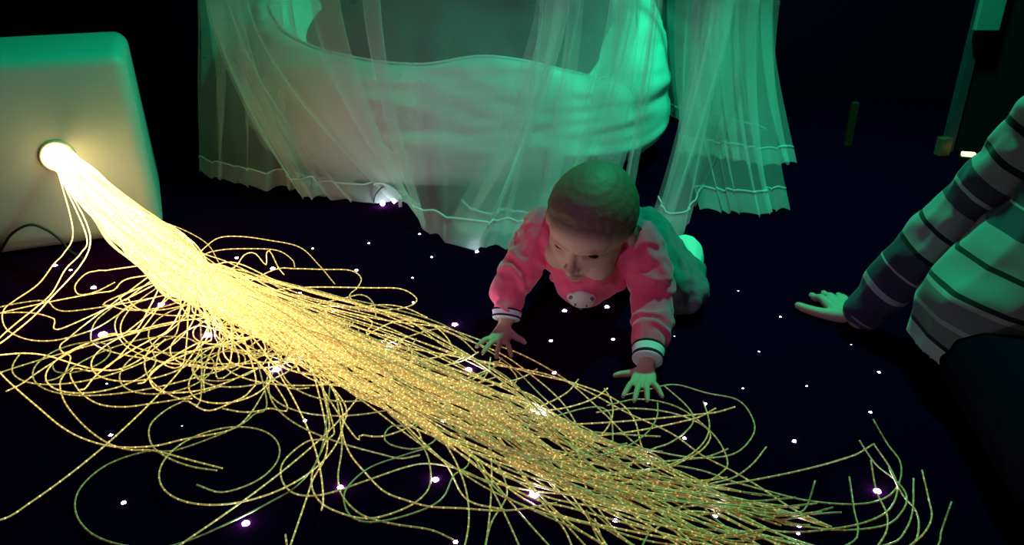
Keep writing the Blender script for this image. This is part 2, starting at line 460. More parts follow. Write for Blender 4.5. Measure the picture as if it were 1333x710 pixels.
# strands that leave the bundle and curl over the carpet towards the viewer
def curl(start, heading, seed, length, turn, r0):
    rr = random.Random(seed); p = Vector(start); h = heading; out = []
    k = turn/r0; L = 0; st = 0.03
    a, b = rr.random()*6, rr.uniform(2, 5)
    z = rr.uniform(.003, .02)
    while L < length:
        h += k*(0.85+0.75*math.sin(a+b*L))*st
        p = p+Vector((math.cos(h), math.sin(h), 0))*st
        out.append(Vector((p.x, p.y, z*(0.6+0.5*math.sin(a+7*L))+0.003))); L += st
        if p.y < 0.55: break
    return out
for i in range(78):
    rr = random.Random(500+i)
    s0 = rr.uniform(3.2, 7.2); pts = bundle_pts(rr.uniform(0.0, 0.45), rr.random(), s0, 0.1, 500+i)
    if i < 26:                                                        # to the left of the bundle, near the box
        s0 = rr.uniform(3.0, 4.4)
        pts = bundle_pts(rr.uniform(0.0, 0.5), rr.random(), 3.3, 0.1, 500+i)[:6]
        s1 = G(rr.uniform(140, 320), rr.uniform(370, 450)); s1.z = rr.uniform(.006, .03)
        pts += [s1]
        pts += curl(s1, math.radians(rr.uniform(190, 300)), i, rr.uniform(0.4, 1.05), 1, rr.uniform(0.07, 0.14))
    elif i >= 56:                                                     # small curls in the tangle under the bright core
        pts = bundle_pts(rr.uniform(0.0, 0.6), rr.random(), 3.3, 0.1, 500+i)[:6]
        s1 = G(rr.uniform(270, 480), rr.uniform(415, 500)); s1.z = rr.uniform(.006, .04)
        pts += [G(rr.uniform(235, 300), rr.uniform(360, 410), rr.uniform(.02, .06)), s1]
        pts += curl(s1, math.radians(rr.uniform(200, 380)), i, rr.uniform(0.3, 0.75), rr.choice((-1, 1, 1)), rr.uniform(0.05, 0.12))
    else:
        e = pts[-1]; e0 = pts[-2]
        h = math.atan2(e.y-e0.y, e.x-e0.x)
        pts += curl(e, h-rr.uniform(0, .7), i, rr.uniform(0.4, 1.0), rr.choice((-1, 1, 1)), rr.uniform(0.11, 0.24))
    # keep clear of the bean bag side and the child
    keep = [pts[0]]
    for p in pts[1:]:
        if len(keep) > 8 and (p.y-1.25 > -0.45*(p.x+0.2)): break
        if i < 26 and len(keep) > 8 and p.y < 1.03: break
        keep.append(p)
    add_strand(keep, 500+i, tip=0.015*rr.random())
# strands followed one by one from the photograph (pixels on the carpet); 'B' = continues the bundle
TRACE = [
 ('A', [(95,300,.10),(83,330,.02),(70,344),(50,370),(20,391),(6,402),(3,416),(11,431),(35,442),(65,444),(95,438),(130,425),(172,400)]),
 ('A', [(112,305,.09),(105,330,.02),(85,351),(68,381),(45,402),(20,422),(-2,442),(-14,462),(0,485),(20,505),(50,531),(80,556),(110,572),(150,582),(200,581),(240,572),(300,560),(325,540),(345,512)]),
 ('A', [(118,315,.07),(60,395),(10,440),(-20,462),(30,460),(60,463),(90,472),(120,480),(150,482),(176,472),(200,455),(216,444)]),
 ('B', [(90,440),(92,465),(85,485),(78,500),(85,525),(110,555),(140,577),(170,586),(200,587),(250,600),(290,613)]),
 ('B', [(262,512),(240,522),(215,535),(195,555),(198,580),(220,597),(250,608),(283,616)]),
 ('B', [(345,510),(330,540),(300,560),(230,586),(190,588),(140,605),(105,635),(98,665),(115,692),(150,708),(200,714),(240,706),(290,685),(350,655),(390,630),(415,595),(425,550),(430,500)]),
 ('B', [(430,540),(430,570),(400,575),(370,600),(366,622),(378,640),(400,646),(430,642),(480,625),(530,608),(560,604),(600,612),(635,632)]),
 ('B', [(425,530),(425,570),(408,610),(406,635),(418,655),(440,667),(470,675),(500,672),(540,655),(560,630),(555,590),(530,560),(505,540)]),
 ('B', [(445,520),(445,560),(455,590),(475,615),(500,640),(530,652),(560,660),(600,662),(660,665),(725,658)]),
 ('B', [(610,590),(590,620),(575,650),(540,668),(490,680),(460,675),(448,655),(452,635),(480,610),(520,595),(560,585)]),
 ('B', [(455,560),(470,566),(500,568),(540,552),(555,535)]),
 ('B', [(545,545),(510,555),(500,570),(510,580),(540,585),(565,575),(570,560),(560,545)]),
 ('B', [(430,500),(440,530),(445,580),(440,620),(445,645),(470,670),(510,682),(560,690),(590,706)]),
 ('B', [(300,470),(250,475),(205,470),(170,455),(155,440),(150,420),(165,400),(200,390)]),
 ('B', [(240,470),(200,468),(160,462),(128,452),(118,440),(125,418),(150,400)]),
 ('B', [(140,352),(115,355),(100,368),(98,378),(105,384),(125,380),(150,370)]),
 ('B', [(95,405),(60,392),(30,394),(0,400),(-20,410)]),
 ('B', [(88,425),(70,415),(45,408),(15,407),(-15,412)]),
 ('B', [(150,470),(95,480),(100,505),(125,525),(160,530),(200,525),(240,518),(290,505)]),
 ('B', [(270,440),(205,478),(195,495),(210,510),(250,510),(290,500),(330,485)]),
 ('B', [(330,480),(325,510),(300,525),(270,535),(245,525)]),
 ('B', [(370,520),(350,532),(320,537),(290,535)]),
 # above the bundle
 ('B', [(205,288,.06),(240,300,.04),(270,318,.02),(286,346)]),
 ('B', [(250,340),(280,312),(310,308),(350,313),(390,322),(415,345),(436,372)]),
 ('B', [(262,335),(285,326),(320,324),(360,326),(380,338),(384,350)]),
 ('B', [(300,350),(318,332,.03),(332,330,.03),(346,345),(347,330,.04),(352,328,.05),(362,348),(370,360)]),
 ('B', [(355,352),(385,350),(420,351),(455,352),(470,362),(465,375),(455,385),(465,400),(468,408)]),
 ('B', [(360,378),(385,375),(420,374),(480,375),(520,376),(540,386),(540,395),(520,402),(480,404),(440,400)]),
 ('B', [(450,400),(500,397),(530,402),(556,416)]),
 ('B', [(440,390),(470,384),(486,395),(490,418)]),
 ('B', [(510,420),(540,418),(565,425),(582,440),(591,460)]),
 ('B', [(560,430),(580,432),(600,441),(621,463)]),
 ('B', [(640,480),(638,474),(648,471),(662,478),(673,492),(668,505)]),
 ('B', [(580,462),(650,475),(700,488),(750,500),(800,520),(825,545),(835,580),(850,612)]),
 ('B', [(840,585),(900,596),(950,593),(975,575),(982,552),(962,522),(920,512),(878,501),(842,508),(815,517)]),
 ('B', [(860,640),(910,632),(940,615),(947,600),(932,570),(900,541),(870,526),(830,520),(790,531)]),
 ('B', [(860,610),(890,600),(915,585),(925,566),(910,551),(870,537),(820,532),(776,540)]),
 ('B', [(840,590),(870,578),(893,562),(903,546),(893,528),(864,505)]),
 ('B', [(880,640),(925,630),(955,622),(980,604),(997,585)]),
 ('B', [(900,610),(950,626),(1000,640),(1050,652),(1110,657),(1150,650),(1170,630),(1172,602),(1155,578),(1133,560)]),
 ('B', [(920,640),(1000,673),(1080,690),(1150,685),(1175,665),(1180,645),(1165,625),(1140,605),(1115,588)]),
 ('B', [(920,650),(1000,690),(1090,688),(1150,670),(1168,640),(1160,612),(1133,592)]),
 ('B', [(930,660),(1040,705),(1120,722),(1150,700),(1155,672),(1141,640),(1130,614)]),
 ('B', [(930,660),(1050,712),(1140,735),(1185,712),(1196,690),(1192,665),(1175,645),(1153,624)]),
 ('B', [(900,650),(1000,700),(1100,716),(1160,708),(1178,692),(1188,665),(1185,638)]),
 ('B', [(930,670),(1040,720),(1150,728),(1190,706),(1206,690),(1213,672),(1209,650),(1196,627)]),
 ('B', [(950,690),(1060,740),(1170,745),(1218,714),(1226,690),(1234,669)]),
 ('B', [(900,650),(1000,690),(1070,715),(1110,706),(1117,688),(1112,665),(1102,636)]),
 ('B', [(880,620),(940,650),(1000,668),(1035,668),(1050,660),(1058,641)]),
 ('B', [(640,560),(680,620),(710,660),(735,690),(750,730)]),
 ('B', [(650,570),(690,630),(740,680),(790,715)]),
 ('B', [(640,590),(660,640),(640,680),(630,720)]),
 ('B', [(780,730),(785,715),(775,695),(763,668,.03)]),
 ('B', [(800,725),(785,705),(774,679,.03)]),
 ('B', [(425,560),(405,630),(385,690),(366,745),(374,722),(372,699,.02)]),
 ('B', [(780,530),(800,590),(825,620),(848,650),(845,690),(830,725)]),
 ('B', [(720,540),(745,560),(755,600),(765,640),(800,690),(830,720)]),
]
for i, (kind, pp) in enumerate(TRACE):
    rr = random.Random(900+i)
    body = [G(p[0], p[1], p[2] if len(p) > 2 else 0.0026+0.006*rr.random()) for p in pp]
    x0 = pp[0][0]
    if kind == 'A':
        pre = [PORT+front_n*0.01, PORT+front_n*0.05+Vector((0.0, 0, -0.02))]
    else:
        # follow the bundle up to where this one leaves it
        best = min((abs((UP[k][0]+LO[k][0])/2-x0)+0.6*abs((UP[k][1]+LO[k][1])/2-pp[0][1]), k) for k in range(3, NS))[1]
        pre = bundle_pts(0.5+rr.uniform(-.3, .3), rr.random()*0.6, max(best-0.55, 3.45), 0.08, 900+i) if best > 3 else bundle_pts(0.4, .5, 3.3, 0.05, 900+i)[:6]
    tipup = 0.02 if pp[-1][0] > 1040 else 0.004
    add_strand(pre+body, 900+i, tip=tipup)

# ------------------------------------------------------------------ bean bag and blanket
BC = Vector((-0.17, 2.52, 0)); BRX, BRY = 0.68, 0.52
def rim(a):
    """rim height by angle in degrees, 0 = towards the viewer, + to the right"""
    ks = [-180, -120, -90, -75, -60, -40, -20, -4, 9, 24, 36, 50, 70, 95, 130, 180]
    vs = [.62, .58, .53, .46, .41, .375, .353, .35, .378, .352, .32, .275, .36, .52, .58, .60]
    return float(np.interp(a, ks, vs))
nu, nv = 200, 120
P = np.zeros((nu, nv, 3))
for i in range(nu):
    a = -180+360*i/nu; ar = math.radians(a); ca, sa = math.sin(ar), -math.cos(ar)
    h = (rim(a)+rim(a-4)+rim(a+4))/3
    prof = catmull([(0.0, 0.004), (0.55, 0.004), (0.80, 0.015), (0.93, 0.05), (1.0, 0.30*h+.01), (0.985, 0.58*h), (0.945, 0.84*h), (0.87, h), (0.78, 0.97*h), (0.68, 0.78*h), (0.5, 0.25), (0.2, 0.21), (0.0, 0.205)], 10)
    idx = np.linspace(0, len(prof)-1, nv)
    rr_ = np.interp(idx, range(len(prof)), prof[:, 0]); zz = np.interp(idx, range(len(prof)), prof[:, 1])
    for j in range(nv):
        x, y, z = BC.x+BRX*rr_[j]*ca, BC.y+BRY*rr_[j]*sa, zz[j]
        wr = noise.noise(Vector((x*3.4, y*3.4, z*19+1.6*math.sin(4*x))))*0.014+noise.noise(Vector((x*4, y*4, z*44)))*0.006
        k = rr_[j]
        if 0.02 < z and k > 0.6:
            x += ca*wr; y += sa*wr
            if j > nv*0.55: z += wr*0.5
        P[i, j] = (x, y, z)
bb = empty('bean_bag', BC, 'big white slouched bean bag seat behind the sheer tulle', 'bean bag')
link('shell', grid_mesh('shell', P, True), M_white_cloth, bb)
sm_ = [P[i, int(nv*0.62)]+np.array([0, 0, 0.004]) for i in range(0, nu, 2)]; sm_.append(sm_[0])
link('seam', tube_mesh('seam', np.array(sm_), 0.004, 6), M_white_cloth, bb)
bm = bmesh.new()
ell(bm, (0.02, 2.56, 0.30), (0.30, 0.24, 0.12)); ell(bm, (0.22, 2.62, 0.38), (0.14, 0.14, 0.13)); ell(bm, (-0.25, 2.62, 0.32), (0.24, 0.22, 0.13)); ell(bm, (0.10, 2.76, 0.44), (0.26, 0.12, 0.15)); ell(bm, (-0.30, 2.74, 0.42), (0.25, 0.14, 0.15)); ell(bm, (-0.47, 2.55, 0.37), (0.17, 0.2, 0.13)); ell(bm, (-0.50, 2.74, 0.46), (0.16, 0.14, 0.15))  # blanket spread over the back wall to keep the bag's shaded inside dark
me = union(bm, 'blanket', 0.014, 4)
c = coords(me); nn = normals(me)
dz = np.array([noise.noise(Vector(v)*11)*0.022+noise.noise(Vector(v)*27)*0.007 for v in c]); set_coords(me, c+nn*dz[:, None])
tag(link('blanket', me, M_navy_cloth), 'dark rumpled blanket enlarged to darken the shaded inside of the white bean bag', 'blanket')

# ------------------------------------------------------------------ tulle canopy
RING_C = Vector((-0.10, 2.45, 2.25)); RING_R = 0.28
cn = empty('tulle_canopy', (-0.1, 2.3, 0), 'sheer white tulle canopy hanging round the bean bag, tinted green by the light', 'canopy')
link('hoop', torus_mesh('hoop', RING_R, 0.006, Matrix.Translation(RING_C)), M_grey, cn)
def panel(hem, top, p, folds, amp, bunch, seed, nu=220, nv=54, hem_h=0.05, lift=0.003, satin=True, band=True):
    rr = random.Random(seed)
    hp = catmull([list(G(x, y)) for x, y in hem], 12); hp, _ = resample(hp, 0.01)
    hp = hp[:, :2]
    def at(arr, u):
        k = u*(len(arr)-1); i = min(int(k), len(arr)-2); f = k-i; return arr[i]*(1-f)+arr[i+1]*f
    tp = np.array([list(D(x, 0, y)) for x, y in top])
    ph = [rr.random()*6.28 for _ in range(6)]
    V = np.zeros((nu, nv, 3))
    for i in range(nu):
        u = i/(nu-1)
        uf = u+bunch*(0.9*noise.noise(Vector((u*folds*2.0, ph[0]*9, 0)))+0.45*noise.noise(Vector((u*folds*4.6, ph[1]*9, 3))))/folds
        ut = min(1, max(0, uf)); ub = min(1, max(0, u+0.5*(uf-u)))
        B = at(hp, ub); Mt = at(tp, ut)
        dirv = Vector((Mt[0]-RING_C.x, Mt[1]-RING_C.y, 0)); dirv.normalize()
        R = RING_C+dirv*RING_R
        out = dirv
        for j in range(nv):
            v = j/(nv-1)
            if v < 0.78:
                tt = v/0.78; z = lift+(Mt[2]-lift)*tt
                gk = (1-tt)**p
                x, y = Mt[0]+(B[0]-Mt[0])*gk, Mt[1]+(B[1]-Mt[1])*gk
            else:
                tt = (v-0.78)/0.22; z = Mt[2]+(R.z-Mt[2])*tt
                x, y = Mt[0]+(R.x-Mt[0])*tt, Mt[1]+(R.y-Mt[1])*tt
            k = amp*(0.35+0.65*(1-min(v/0.78, 1))**0.7) if v < 0.78 else amp*0.35*(1-tt)
            of = k*(1.6*noise.noise(Vector((u*folds*2.2, ph[2]*9, z*1.5)))+0.8*noise.noise(Vector((u*folds*5.0, ph[3]*9, z*2.5))))
            if v < 0.3: z += 0.010*(1-v/0.3)*abs(math.sin(2*math.pi*folds*1.3*u+ph[4]))
            V[i, j] = (x+out.x*of, y+out.y*of, z)
    po = link('panel', grid_mesh('panel', V), M_tulle, cn)
    if not band: return po
    # doubled hem band and its satin edge
    jm = max(3, int(nv*0.78*hem_h/0.5)+1)
    Hb = V[:, :jm].copy(); Hb[:, :, 1] -= 0.0022; Hb[:, 0, 2] = np.maximum(Hb[:, 0, 2]-0.001, .0015)
    h = link('hem', grid_mesh('hem', Hb), M_hem, po)
    h.parent = po; h.matrix_parent_inverse = po.matrix_basis.inverted()
    if satin:
        e = V[:, jm-1].copy(); e[:, 1] -= 0.004
        st = link('satin_edge', tube_mesh('satin_edge', e, 0.0022, 5), M_satin, po); st.matrix_parent_inverse = po.matrix_basis.inverted()
    return po
# big left front sweep
panel([(256,224),(275,232),(300,240),(345,250),(372,246),(400,256),(440,258),(470,264)],
      [(250,2.32),(300,2.22),(360,2.16),(420,2.12)], 1.3, 4, 0.014, 0.9, 1, nu=160)
panel([(392,250),(402,262),(425,257),(440,262),(470,267),(510,266),(535,270),(555,300),(612,329),(640,322),(690,331),(704,322)],
      [(272,2.12),(288,2.08),(298,2.10),(325,2.06),(400,2.02),(520,1.98),(660,1.98),(770,2.0),(835,2.05)], 1.65, 6, 0.016, 0.9, 7, nu=320)
# second layer in front of the seat, right half
panel([(585,290),(612,312),(650,306),(700,318),(745,300),(790,296)],
      [(690,1.96),(740,1.95),(800,1.97),(862,2.02)], 1.35, 3, 0.012, 1.0, 2)
# gathered pleats hanging in narrow streaks in front of the seat
for k, (hm_, tp_) in enumerate([([(690,316),(700,320),(713,317)], [(738,1.955),(749,1.95),(760,1.955)]), ([(762,300),(776,299),(792,296)], [(803,1.965),(820,1.96),(836,1.97)]),
        ([(800,298),(808,299),(818,297)], [(846,1.99),(854,1.985),(863,1.99)]), ([(652,310),(656,311),(661,310)], [(702,1.945),(705,1.945),(709,1.945)]),
        ([(388,250),(396,258),(408,258)], [(268,2.07),(290,2.05),(312,2.06)]), ([(850,300),(862,308),(874,308)], [(925,2.03),(945,2.02),(968,2.03)])]):
    panel(hm_, tp_, 1.65 if k == 4 else 1.4, 1.5, 0.006, 0.8, 20+k, nu=36, band=False)
# slim strip sweeping down beside the child
panel([(846,285),(855,311),(870,312),(889,307),(905,270)],
      [(905,2.06),(940,2.04),(990,2.08)], 1.5, 2, 0.010, 0.8, 3, nu=140)
# right hand drop, two layers
panel([(912,276),(945,279),(985,283),(1010,278),(1034,276)],
      [(880,2.20),(930,2.14),(980,2.12),(1016,2.14)], 1.9, 3, 0.012, 0.8, 4)
panel([(880,230),(905,236),(940,240),(985,250),(1030,246)],
      [(892,2.42),(920,2.36),(965,2.32),(1012,2.30)], 1.5, 4, 0.012, 0.9, 5, lift=0.075)
# far side of the canopy, behind the bean bag
panel([(1000,186),(900,160),(760,140),(600,136),(430,150),(300,178),(262,205)],
      [(990,2.62),(900,3.05),(760,3.18),(600,3.2),(430,3.1),(300,2.8),(252,2.5)], 1.2, 7, 0.02, 0.9, 6, nu=240)

# string light at the hem
sl_p = G(497, 268)
sl = empty('string_light', sl_p, 'tiny cold white bulb on a looped black wire by the tulle hem', 'string light')
wp = catmull([G(486, 266, .002), D(490, 252, 1.985), D(503, 241, 1.99), D(514, 247, 1.99), D(519, 258, 1.985), G(521, 268, .004)], 10)
link('wire', tube_mesh('wire', wp, 0.0017, 7), M_dark, sl)
M_bulb = emit('cold_white_bulb', (0.75, 0.95, 1.0), 60)
for (px, py, r) in ((498, 265, 0.0062), (513, 263, 0.0034)):
    bm = bmesh.new(); bmesh.ops.create_uvsphere(bm, u_segments=16, v_segments=10, radius=r)
    link('bulb', bm_mesh(bm, 'bulb', Matrix.Translation(G(px, py, r+.004)) @ Matrix.Diagonal((1, 1, 1.2, 1))), M_bulb, sl)
link('connector', bm_mesh(box_bm((0.009, 0.008, 0.024), .0015), 'connector', Matrix.Translation(G(521, 264, 0.013))), mat('clear_plastic', (0.75, 0.78, 0.85), 0.3), sl)

# ------------------------------------------------------------------ hands
def hand(bm, wrist, fwd, side, L, fan=(18, 6, -6, -20), thumb_ang=48, curl_=0.25, z0=0.0, arch=0.12, lens=(.43, .48, .45, .36), thumb_len=.40):
    """palm-down hand; fwd = finger direction, side = thumb side, L = hand length"""
    f = Vector(fwd); f.z = 0; f.normalize(); sd = Vector(side); sd.z = 0; sd = (sd-f*sd.dot(f)).normalized()
    w = Vector(wrist); rf = 0.052*L
    base = Vector((w.x, w.y, z0))
    up = Vector((0, 0, 1))
    def pt(a, b, h): return base+f*(a*L)+sd*(b*L)+up*h
    offs = (0.165, 0.055, -0.055, -0.155)
    kn = (0.50, 0.53, 0.50, 0.45)
    for o_, k, an, ln in zip(offs, kn, fan, lens):
        chain(bm, [w, pt(k*0.55, o_*0.8, rf*2.0), pt(k, o_, rf*1.9)], [0.085*L, 0.075*L, 0.062*L], 3)
        d2 = (Matrix.Rotation(math.radians(an)*(1 if sd.cross(f).z < 0 else -1), 3, 'Z') @ f)
        p = pt(k, o_, rf*1.75); seg = ln*L
        q1 = p+d2*seg*.40+up*(rf*(arch*4)); q2 = q1+d2*seg*.34-up*rf*(0.5+curl_); q3 = q2+d2*seg*.26-up*rf*(0.35+curl_)
        for q_ in (q1, q2, q3): q_.z = max(q_.z, z0+rf*0.95)
        chain(bm, [p, q1, q2, q3], [rf*1.15, rf*1.05, rf*0.98, rf*0.82], 3)
    td = (Matrix.Rotation(math.radians(thumb_ang)*(1 if sd.cross(f).z < 0 else -1), 3, 'Z') @ f)
    b0 = pt(0.16, 0.12, rf*2.0); b1 = b0+td*L*thumb_len*.45; b2 = b1+td*L*thumb_len*.35; b3 = b2+(td*0.9+f*0.3).normalized()*L*thumb_len*.28
    for q_ in (b1, b2, b3): q_.z = max(z0+rf*1.1, rf*1.4)
    chain(bm, [b0, b1, b2, b3], [rf*1.6, rf*1.3, rf*1.12, rf*0.9], 3)

# ------------------------------------------------------------------ the baby
HIP = Vector((0.205, 1.545, 0.108)); CHE = Vector((0.147, 1.330, 0.140))
RT = Vector((0.93, -0.36, 0))
SR = CHE+RT*0.092+Vector((0, 0, .034)); SL = CHE-RT*0.092+Vector((0, 0, .034))
ELR = D(851, 392, 1.245); WRR = G(843, 466, 0.030)
ELL_ = D(664, 372, 1.315); WRL = G(659, 415, 0.030)
HR = HIP+RT*0.066+Vector((.01, 0, -.01)); HL = HIP-RT*0.062
KR = G(893, 383, .045); FR = G(893, 340, .035)
KL = Vector((0.185, 1.50, .045)); FL = Vector((0.24, 1.68, .035))
HC = Vector((0.140, 1.285, 0.219))                                    # head centre
ff = Vector((-0.40, -0.80, -0.36)).normalized()                       # face direction
rgt = ff.cross(Vector((0, 0, 1))).normalized()                        # baby's left-right axis
rgt = (Matrix.Rotation(math.radians(-8), 3, ff) @ rgt)
upv = rgt.cross(ff).normalized()
HS = 1.14; HM = Matrix((rgt, ff, upv)).transposed()*HS                              # local x right, y forward, z up
def hp_(x, y, z): return HC+HM@Vector((x, y, z))
baby = empty('person', (0.2, 1.4, 0), 'crawling baby in a pink jacket and grey trousers, head bowed over the fibres', 'person')
bm = bmesh.new()
chain(bm, [HIP, HIP.lerp(CHE, .5)+Vector((0, 0, -.004)), CHE], [0.068, 0.072, 0.070], 5)
chain(bm, [SL, CHE+Vector((0, 0, .01)), SR], [0.036, .06, 0.036], 4)
chain(bm, [CHE+Vector((0, 0, .03)), HC+HM@Vector((0, -.03, -.045))], [.045, .036])
chain(bm, [SR, ELR, WRR], [0.028, 0.023, 0.0165], 4); chain(bm, [SL, ELL_, WRL], [0.028, 0.023, 0.0165], 4)
chain(bm, [HR, KR, FR], [0.048, 0.032, 0.020], 4); chain(bm, [HL, KL, FL], [0.048, 0.032, 0.020], 4)
chain(bm, [FR, FR+Vector((.01, .05, 0.005))], [0.02, 0.014]); chain(bm, [FL, FL+Vector((.01, .05, 0.005))], [0.02, 0.014])
hand(bm, WRR, G(833, 510)-G(843, 470), G(795, 478)-G(843, 470), 0.098, fan=(14, 2, -10, -34), thumb_ang=66)
hand(bm, WRL, G(636, 452)-G(659, 418), G(690, 447)-G(659, 418), 0.098, fan=(30, 10, -12, -30), thumb_ang=62)
# head
ell(bm, hp_(0, -.010, .016), (.068, .083, .072), HM)
ell(bm, hp_(0, .018, -.022), (.058, .058, .062), HM)
ell(bm, hp_(0, .036, .020), (.052, .042, .042), HM)
for s_ in (-1, 1):
    ell(bm, hp_(.031*s_, .044, -.038), (.026, .026, .026), HM)
    ell(bm, hp_(.069*s_, -.006, -.012), (.008, .015, .020), HM)
    chain(bm, [hp_(.070*s_, -.016, .004), hp_(.075*s_, -.022, -.010), hp_(.068*s_, -.008, -.030)], [.005, .005, .005])
    chain(bm, [hp_(.010*s_, .074, .008), hp_(.026*s_, .070, .012), hp_(.042*s_, .056, .006)], [.005, .006, .004])
ell(bm, hp_(0, .052, -.066), (.018, .015, .013), HM)
chain(bm, [hp_(0, .072, -.002), hp_(0, .080, -.018), hp_(0, .086, -.027)], [.006, .0065, .0085])
ell(bm, hp_(.008, .080, -.029), (.006, .006, .005), HM); ell(bm, hp_(-.008, .080, -.029), (.006, .006, .005), HM)
chain(bm, [hp_(-.015, .069, -.048), hp_(0, .0755, -.0455), hp_(.015, .069, -.048)], [.0035, .005, .0035])
chain(bm, [hp_(-.013, .067, -.053), hp_(0, .073, -.0545), hp_(.013, .067, -.053)], [.0035, .0055, .0035])
me = union(bm, 'body', 0.0021, 5)
c = coords(me); L = (c-np.array(HC)) @ np.array(HM)/HS**2                   # local head coords
nn = normals(me)
disp = np.zeros(len(c)); lip = np.zeros(len(c))
for s_ in (-1, 1):
    d2 = ((L[:, 0]-.026*s_)/.013)**2+((L[:, 2]+.004)/.008)**2
    disp -= np.where(L[:, 1] > .02, 0.0055*np.exp(-d2), 0)
lip = np.where((L[:, 1] > .055), np.exp(-((L[:, 0]/.017)**4+((L[:, 2]+.050)/.0065)**4)), 0)
brow = sum(np.where(L[:, 1] > .03, np.exp(-(((L[:, 0]-.027*s_)/.017)**4+((L[:, 2]-.0125+12*(L[:, 0]-.02*s_)**2)/.0030)**2)), 0)*0.35 for s_ in (-1, 1))
set_coords(me, c+nn*disp[:, None]); set_attr(me, 'lip', np.clip(lip+brow, 0, 1))
ed = L[:, 2]*0.80-L[:, 1]*0.62+0.010-np.abs(L[:, 0])*0.10
fz = np.clip((ed+0.016)/0.026, 0, 1)*(np.linalg.norm(L, axis=1) < .12)*(L[:, 2] > -.045)
set_attr(me, 'fuzz', fz*fz*(3-2*fz)*0.95)
link('body', me, M_skin, baby)
for s_ in (-1, 1):
    bm = bmesh.new(); bmesh.ops.create_uvsphere(bm, u_segments=16, v_segments=10, radius=1)
    link('eye', bm_mesh(bm, 'eye', Matrix.Translation(hp_(.026*s_, .0575, -.006)) @ HM.to_4x4() @ Matrix.Diagonal((.0100, .007, .0040, 1))), M_eye, baby)
# hair: thin cap that thins out to nothing at the hairline
bm = bmesh.new(); ell(bm, hp_(0, -.010, .016), (.0695, .0845, .0735), HM); ell(bm, hp_(0, .036, .020), (.053, .043, .043), HM)
ell(bm, hp_(0, -.02, -.015), (.060, .065, .055), HM)
me = union(bm, 'hair', 0.0024, 4)
c = coords(me); nn = normals(me); L = (c-np.array(HC)) @ np.array(HM)/HS**2
edge = L[:, 2]*0.80-L[:, 1]*0.62+0.010-np.abs(L[:, 0])*0.10+np.array([noise.noise(Vector(v)*70)*0.007 for v in c])
tuft = np.array([noise.noise(Vector((v[0]*160, v[1]*60, v[2]*160)))*0.0004+noise.noise(Vector(v)*30)*0.0004 for v in c])
k = np.clip(edge/0.022, 0, 1)
set_coords(me, c+nn*((-0.0035+0.006*k+tuft*k)[:, None])); delete_where(me, edge < 0)
link('hair', me, M_hair, baby)
# jacket
bm = bmesh.new()
chain(bm, [HIP.lerp(CHE, -.05), HIP.lerp(CHE, .5)+Vector((0, 0, -.006)), CHE+Vector((0, -.005, -.008))], [0.080, 0.086, 0.084], 5)
chain(bm, [SL, CHE+Vector((0, 0, .008)), SR], [0.044, .072, 0.044], 4)
chain(bm, [CHE+Vector((-.012, -.022, -.030)), CHE+Vector((-.010, -.034, -.040))], [.064, .052])
chain(bm, [SR, SR.lerp(ELR, .5)+Vector((.006, 0, 0)), ELR+Vector((0, 0, 0)), ELR.lerp(WRR, .55), ELR.lerp(WRR, .80)], [0.046, 0.044, 0.038, 0.034, 0.029], 4)
chain(bm, [SL, SL.lerp(ELL_, .5), ELL_, ELL_.lerp(WRL, .5), ELL_.lerp(WRL, .72)], [0.046, 0.043, 0.037, 0.033, 0.028], 4)
chain(bm, [CHE+Vector((0, 0.02, .05)), HC+HM@Vector((0, -.035, -.05))], [.055, .044])
me = union(bm, 'jacket', 0.0032, 5)
c = coords(me); nn = normals(me)
def creases(c):
    out = np.zeros(len(c))
    for a_, b_, c_ in ((SR, ELR, WRR), (SL, ELL_, WRL)):
        for p0, p1, fr in ((a_, b_, 34), (b_, c_, 44)):
            ax = np.array(p1-p0); Ln = np.linalg.norm(ax); ax /= Ln
            rel = c-np.array(p0); t_ = rel@ax; rad = np.linalg.norm(rel-t_[:, None]*ax, axis=1)
            near = (t_ > 0) & (t_ < Ln) & (rad < .065)
            nz = np.array([noise.noise(Vector(v)*26) for v in c[near]])
            out[near] += 0.0030*np.sin(t_[near]*2*math.pi*fr*0.62+5.5*nz)*np.sin(math.pi*np.clip(t_[near]/Ln, 0, 1))**.5
    return out
nz = np.array([noise.noise(Vector((v[0]*16, v[1]*16, v[2]*22)))*0.0055+noise.noise(Vector(v)*42)*0.0022 for v in c])
cc = c+nn*(creases(c)+nz)[:, None]
set_coords(me, cc)
jacket = link('jacket', me, M_pink, baby)
jbvh = BVHTree.FromPolygons([tuple(v) for v in cc], [tuple(p.vertices) for p in me.polygons])
# cuffs with dark stripes
for el, wr, lo, hi in ((ELR, WRR, .82, 1.06), (ELL_, WRL, .74, 1.04)):
    p0, p1 = el.lerp(wr, lo), el.lerp(wr, hi)
    cu = link('cuff', tube_mesh('cuff', [p0.lerp(p1, t_) for t_ in (0, .1, .35, .65, .9, 1)], [.027, .029, .0275, .0265, .0262, .024], 28), M_cuff, baby)
    for t_ in (0.12, 0.74):
        st = link('stripe', tube_mesh('stripe', [p0.lerp(p1, t_-.09), p0.lerp(p1, t_), p0.lerp(p1, t_+.09)], [.0285, .0295, .0283] if t_ < .5 else [.0272, .0276, .0268], 28), M_stripe, cu)
        st.matrix_parent_inverse = cu.matrix_basis.inverted() @ Matrix.Translation(-baby.location) if False else Matrix.Translation(baby.location).inverted() @ Matrix.Translation(baby.location)
